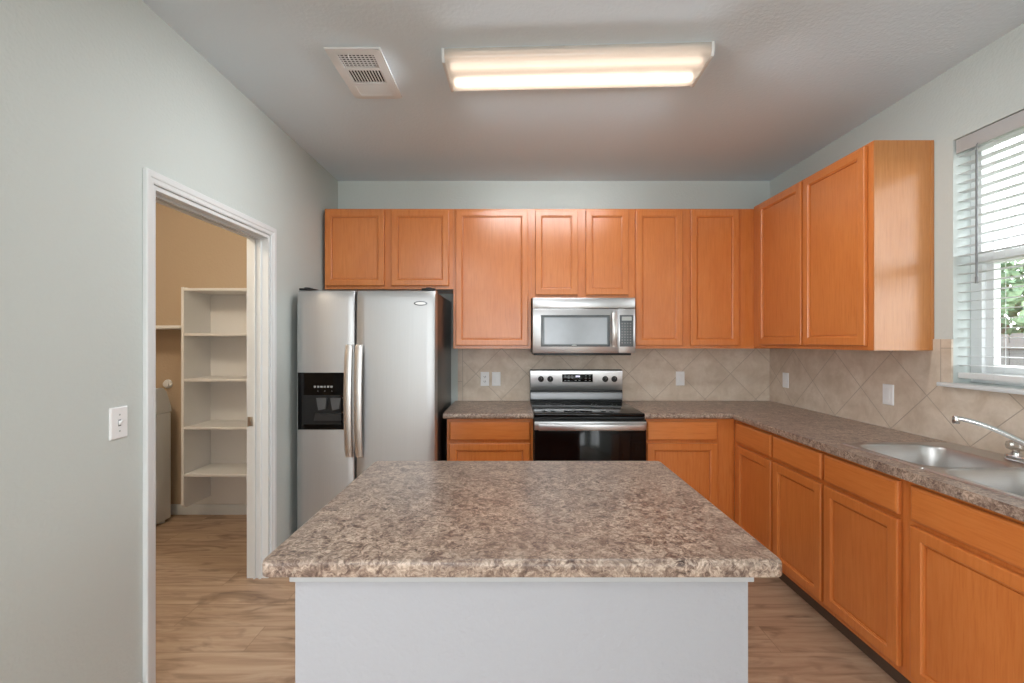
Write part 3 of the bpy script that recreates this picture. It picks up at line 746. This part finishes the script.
# ------------------------------------------------------------------ sink and faucet
sk = thing('sink', 'double-bowl stainless sink set into the worktop below the window', 'sink', ((SX0+SX1)/2, (SY0+SY1)/2, ZT))
def rrect(x0, x1, y0, y1, r, n):
    pts = []
    for cx_, cy_, a0 in ((x1-r, y1-r, 0), (x0+r, y1-r, PI/2), (x0+r, y0+r, PI), (x1-r, y0+r, 1.5*PI)):
        for k in range(n+1): pts.append((cx_+r*math.cos(a0+k*PI/2/n), cy_+r*math.sin(a0+k*PI/2/n)))
    return pts
def bowl(y0, y1, far):
    sx, sy = (SX0+SX1)/2, (SY0+SY1)/2; n = 7
    ox0, ox1, oy0, oy1 = SX0-sx, SX1-sx, y0-sy, y1-sy
    outer = rrect(ox0, ox1, oy0, oy1, 0.012, n)
    g0, g1 = (0.012, 0.035) if far else (0.035, 0.012)
    hx0, hx1, hy0, hy1 = ox0+0.032, ox1-0.125, oy0+g0, oy1-g1
    R = 0.085
    H = lambda i, r: rrect(hx0+i, hx1-i, hy0+i, hy1-i, r, n)
    rings = [[(x, y, 0.0005) for x, y in outer], [(x, y, 0.0065) for x, y in rrect(ox0+0.003, ox1-0.003, oy0+0.0005, oy1-0.0005, 0.01, n)],
             [(x, y, 0.0035) for x, y in H(-0.012, R+0.01)], [(x, y, 0.0050) for x, y in H(-0.005, R)], [(x, y, 0.003) for x, y in H(0, R)], [(x, y, -0.006) for x, y in H(0.004, R)],
             [(x, y, -0.10) for x, y in H(0.012, R-0.01)], [(x, y, -0.15) for x, y in H(0.02, R-0.015)], [(x, y, -0.168) for x, y in H(0.04, R-0.03)], [(x, y, -0.172) for x, y in H(0.08, 0.04)]]
    b = MB().loft(rings, False, True).build('basin', 'sink', sk, 50)
    c = ((hx0+hx1)/2, (hy0+hy1)/2)
    m = MB(); m.lathe((c[0], c[1], -0.1722), (0, 0, 1), [(0.045, 0), (0.045, 0.002), (0.038, 0.003), (0.03, 0.001), (0.012, 0.0015)]); m.build('drain', 'chrome', b)
bowl(1.67, SY1, True); bowl(SY0, 1.67, False)

fc = thing('faucet', 'chrome faucet with long low spout and clear knobs behind the sink', 'faucet', (2.066, 1.67, ZT+0.0067))
m = MB(); pts = rrect(-0.028, 0.028, -0.135, 0.135, 0.026, 6)
m.loft([[(x*s, y*(1 if s == 1 else 0.985), z) for x, y in pts] for s, z in ((1, 0), (1, 0.012), (0.85, 0.022))])
m.lathe((0, 0, 0.02), (0, 0, 1), [(0.024, 0), (0.022, 0.02), (0.018, 0.03)])
m.build('base_plate', 'chrome', fc)
tip = Vector((1.90, 1.848, 1.078))-Vector(fc.location)
p0 = Vector((0, 0, 0.03)); pts = []
ctrl = [p0, Vector((0, 0, 0.055)), tip*0.58+Vector((0, 0, 0.062)), tip+Vector((0, 0, 0.002))]
for k in range(15):
    f = k/14; a, b, c, d = ctrl
    pts.append(a*(1-f)**3+b*3*f*(1-f)**2+c*3*f*f*(1-f)+d*f**3)
m = MB().tube(pts, [0.0125-0.003*k/14 for k in range(15)], 16); sp = m.build('spout', 'chrome', fc, 50)
m = MB(); e = pts[-1]; m.lathe(e+Vector((0, 0, 0.010)), (0, 0, -1), [(0.010, 0), (0.0125, 0.004), (0.0125, 0.03), (0.0105, 0.033)]); m.build('aerator', 'chrome', sp)
for s in (1, -1):
    m = MB(); m.lathe((0, s*0.10, 0.0205), (0, 0, 1), [(0.018, 0), (0.016, 0.012), (0.010, 0.018)]); m.build('stem', 'chrome', fc)
    m = MB(); rings = []
    for r, h in ((0.014, 0.040), (0.026, 0.046), (0.029, 0.060), (0.026, 0.074), (0.014, 0.080)):
        rings.append([(r*(1+0.10*math.cos(k*PI/2))*math.cos(k*PI/12), s*0.10+r*(1+0.10*math.cos(k*PI/2))*math.sin(k*PI/12), h) for k in range(24)])
    m.loft(rings); m.build('knob', 'acrylic', fc, label='clear faceted knob')

# ------------------------------------------------------------------ switches and outlets (built facing -y, then turned)
def plate(name, label, cat, loc, rz, style):
    t = thing(name, label, cat, loc, rz, 'white wall plates')
    MB().rects(-0.036, 0.036, -0.0585, 0.0585, [(0, 0.0), (0, -0.003), (0.004, -0.006)]).build('cover_plate', 'white', t)
    if style == 'outlet':
        for dz in (-0.0195, 0.0195):
            m = MB(); pts = [(x, z+dz) for x, z in rrect(-0.017, 0.017, -0.014, 0.014, 0.009, 5)]
            m.prism(pts, 'y', -0.0075, -0.0061); rc = m.build('receptacle', 'white', t)
            m = MB(); m.box(-0.0085, -0.0055, -0.0079, -0.0076, dz-0.005, dz+0.006); m.box(0.0055, 0.0085, -0.0079, -0.0076, dz-0.005, dz+0.006); m.cyl((0, -0.0079, dz-0.009), (0, -0.0076, dz-0.009), 0.0025, n=10); m.build('slots', 'dark', rc)
    elif style == 'rocker':
        MB().rects(-0.0165, 0.0165, -0.033, 0.033, [(0, -0.0061), (0.001, -0.0075), (0.004, -0.0085)]).build('rocker', 'white', t)
    else:
        MB().rects(-0.0055, 0.0055, -0.012, 0.012, [(0, -0.0061), (0, -0.0066)]).build('toggle_slot', 'grey', t)
        m = MB(); m.prism([(-0.0062, -0.008), (-0.018, 0.004), (-0.020, 0.010), (-0.0062, 0.008)], 'x', -0.0042, 0.0042); m.build('toggle', 'white', t)
    m = MB()
    for dz in ((0,) if style == 'outlet' else (-0.030, 0.030) if style == 'toggle' else (-0.0485, 0.0485)):
        MB().cyl((0, -0.0062, dz), (0, -0.0076, dz), 0.0032, n=10).build('screw', 'lcd' if style == 'toggle' else 'white', t)
yb = YB-0.0092
plate('wall_outlet', 'white duplex outlet on the backsplash nearest the refrigerator', 'outlet', (-0.226, yb, 1.096), 0, 'outlet')
plate('light_switch', 'white rocker switch plate beside the outlet left of the range', 'switch', (-0.131, yb, 1.096), 0, 'rocker')
plate('wall_plate', 'white plate on the back wall tiles right of the range', 'outlet', (1.401, yb, 1.100), 0, 'rocker')
plate('wall_plate', 'white plate on the right wall tiles close to the corner', 'outlet', (XR-0.0092, 3.385, 1.105), -PI/2, 'rocker')
plate('wall_plate', 'white plate on the right wall tiles nearest the sink', 'outlet', (XR-0.0092, 2.462, 1.106), -PI/2, 'rocker')
plate('light_switch', 'white toggle switch plate on the bare wall left of the doorway', 'switch', (XL+0.0002, 1.594, 1.108), PI/2, 'toggle')

# ------------------------------------------------------------------ ceiling light and vent
cl = thing('ceiling_light', 'long white fluorescent ceiling light with clear ribbed cover, lit', 'lamp', (0.296, 2.076, ZC), math.radians(-2.1))
hl, hd = 0.613, 0.128
m = MB(); m.box(-hl+0.003, hl-0.003, -hd+0.012, hd-0.012, -0.022, -0.0005, 0.003); m.box(-hl+0.01, hl-0.01, -0.03, 0.03, -0.035, -0.022, 0.004); m.build('housing', 'enamel', cl)
for s in (-1, 1):
    m = MB(); pts = [(-hd, -0.001), (hd, -0.001), (hd, -0.038), (hd-0.010, -0.062), (-hd+0.010, -0.062), (-hd, -0.038)]
    m.prism(pts, 'x', s*hl, s*(hl-0.012)); m.build('end_plate', 'enamel', cl)
m = MB(); th = 0.0025
pts = [(-hd+0.001, -0.004), (-hd+0.001, -0.038), (-hd+0.011, -0.058), (-hd+0.022, -0.061), (hd-0.022, -0.061), (hd-0.011, -0.058), (hd-0.001, -0.038), (hd-0.001, -0.004)]
inn = [(y-math.copysign(th, y), z+(th if z < -0.02 else 0)) for y, z in pts]
ring = pts+inn[::-1]
m.prism(ring, 'x', -hl+0.0125, hl-0.0125); m.build('lens_cover', 'lens', cl, 50)
for y, mt in ((-0.062, 'tubedim'), (0.062, 'tube')):
    m = MB(); m.cyl((-hl+0.03, y, -0.041), (hl-0.03, y, -0.041), 0.0125, n=16); tb = m.build('tube', mt, cl)
    for s in (-1, 1): MB().cyl((s*(hl-0.03), y, -0.041), (s*(hl-0.0125), y, -0.041), 0.0128, n=12).build('tube_socket', 'white', tb)

cv = thing('ceiling_vent', 'white rectangular ceiling air register beside the light', 'vent', (-0.729, 2.167, ZC))
m = MB().cells([-0.128, -0.085, 0.085, 0.128], [-0.2025, -0.165, -0.060, -0.045, 0.060, 0.078, 0.168, 0.2025], lambda i, j: i == 1 and j in (1, 3, 5), fz, -0.010, -0.0005)
m.bevel_edges(lambda a, b: abs(a.z+0.010) < 1e-5 and abs(b.z+0.010) < 1e-5 and (abs(abs(a.x)-0.128) < 1e-4 and abs(abs(b.x)-0.128) < 1e-4 or abs(abs(a.y)-0.2025) < 1e-4 and abs(abs(b.y)-0.2025) < 1e-4), 0.006, 2)
m.build('frame', 'enamel', cv)
MB().box(-0.086, 0.086, -0.166, 0.169, -0.0004-0.0006, -0.0006).build('duct', 'dark', cv)
m = MB()
for k in range(8):   # near section: louvers across plus bars along
    y = -0.160+k*0.0140; m.box(-0.085, 0.085, y-0.0026, y+0.0026, -0.0085, -0.0070)
for k in range(9): x = -0.075+k*0.01875; m.box(x-0.0026, x+0.0026, -0.165, -0.060, -0.0069, -0.0050)
m.build('grid_louvers', 'enamel', cv)
m = MB()
for k in range(12): x = -0.080+k*0.01455; m.box(x-0.0020, x+0.0020, -0.045, 0.060, -0.009, -0.003)
m.build('bar_louvers', 'enamel', cv)
m = MB()
for k in range(6):
    y = 0.0855+k*0.015; m.box(-0.085, 0.085, y-0.0085, y+0.0085, -0.0075, -0.0060, rot=Matrix.Rotation(math.radians(-9), 3, 'X'))
m.build('closed_louvers', 'enamel', cv)
m = MB(); m.tube([(-0.03, -0.168, -0.010), (-0.03, -0.160, -0.022), (-0.028, -0.146, -0.024)], 0.003, 8); m.build('lever', 'enamel', cv)

# ------------------------------------------------------------------ laundry pantry
sh = thing('pantry_shelves', 'white five-bay pantry shelf unit fixed in the corner behind the doorway', 'shelves', (-2.474, 3.23, 0))
sw = XLI-0.003+2.474
m = MB(); m.prism([(0.0, 0.185), (0.022, 0.158), (0.287, 0.150), (0.287, 1.815), (0.0, 1.815)], 'x', 0, 0.02); m.build('side_panel', 'shelf', sh)
for z in (0.416, 0.769, 1.128, 1.470, 1.808):
    MB().box(0.0205, sw, 0.001, 0.287, z-0.020, z, 0.002).build('shelf', 'shelf', sh)
MB().box(0.0, sw, 0.2872, 0.2895, 0.086, 1.81).build('back_panel', 'shelf', sh)
MB().box(-0.22, -0.0005, 0.2872, 0.2895, 0.086, 0.148).build('wall_cleat', 'shelf', sh)
ws = tag(MB().box(-3.88, -2.476, 3.225, YLB-0.001, 1.505, 1.528, 0.003).build('wall_shelf', 'shelf'), 'white board shelf on the laundry wall above the washer', 'shelf')
wa = thing('washing_machine', 'white washing machine partly hidden behind the left side of the doorway', 'washing machine', (-3.03, 3.06, 0))
m = MB(); m.box(-0.343, 0.343, -0.34, 0.35, 0.02, 0.855, 0.012, 3)
for x in (-0.3, 0.3):
    for y in (-0.28, 0.3): m.cyl((x, y, 0), (x, y, 0.03), 0.025)
m.build('cabinet', 'enamel', wa)
m = MB(); m.box(-0.343, 0.343, -0.345, 0.10, 0.8555, 0.885, 0.012, 3); m.build('lid', 'enamel', wa)
m = MB(); m.prism([(0.10, 0.857), (0.35, 0.857), (0.345, 0.90), (0.30, 1.02), (0.27, 1.05), (0.22, 1.055), (0.18, 1.04), (0.10, 0.89)], 'x', -0.343, 0.343); m.build('console', 'enamel', wa)
m = MB(); m.prism([(-0.27, 0.10), (0.20, 0.10), (0.27, 0.36), (0.265, 0.58), (0.20, 0.78), (-0.27, 0.78)], 'x', 0.342, 0.3445)
m.build('side_panel', 'enamel', wa)
vlv = thing('wall_valve', 'round pale fitting on the laundry wall above the washing machine', 'valve', (-2.80, YLB, 1.063))
m = MB(); m.lathe((0, 0, 0), (0, -1, 0), [(0.036, 0.0005), (0.036, 0.008), (0.028, 0.014)]); m.build('escutcheon', 'white', vlv)
m = MB(); m.lathe((0, -0.0145, 0), (0, -1, 0), [(0.018, 0), (0.018, 0.004), (0.024, 0.006), (0.024, 0.014), (0.014, 0.017)]); m.build('handle', 'white', vlv)
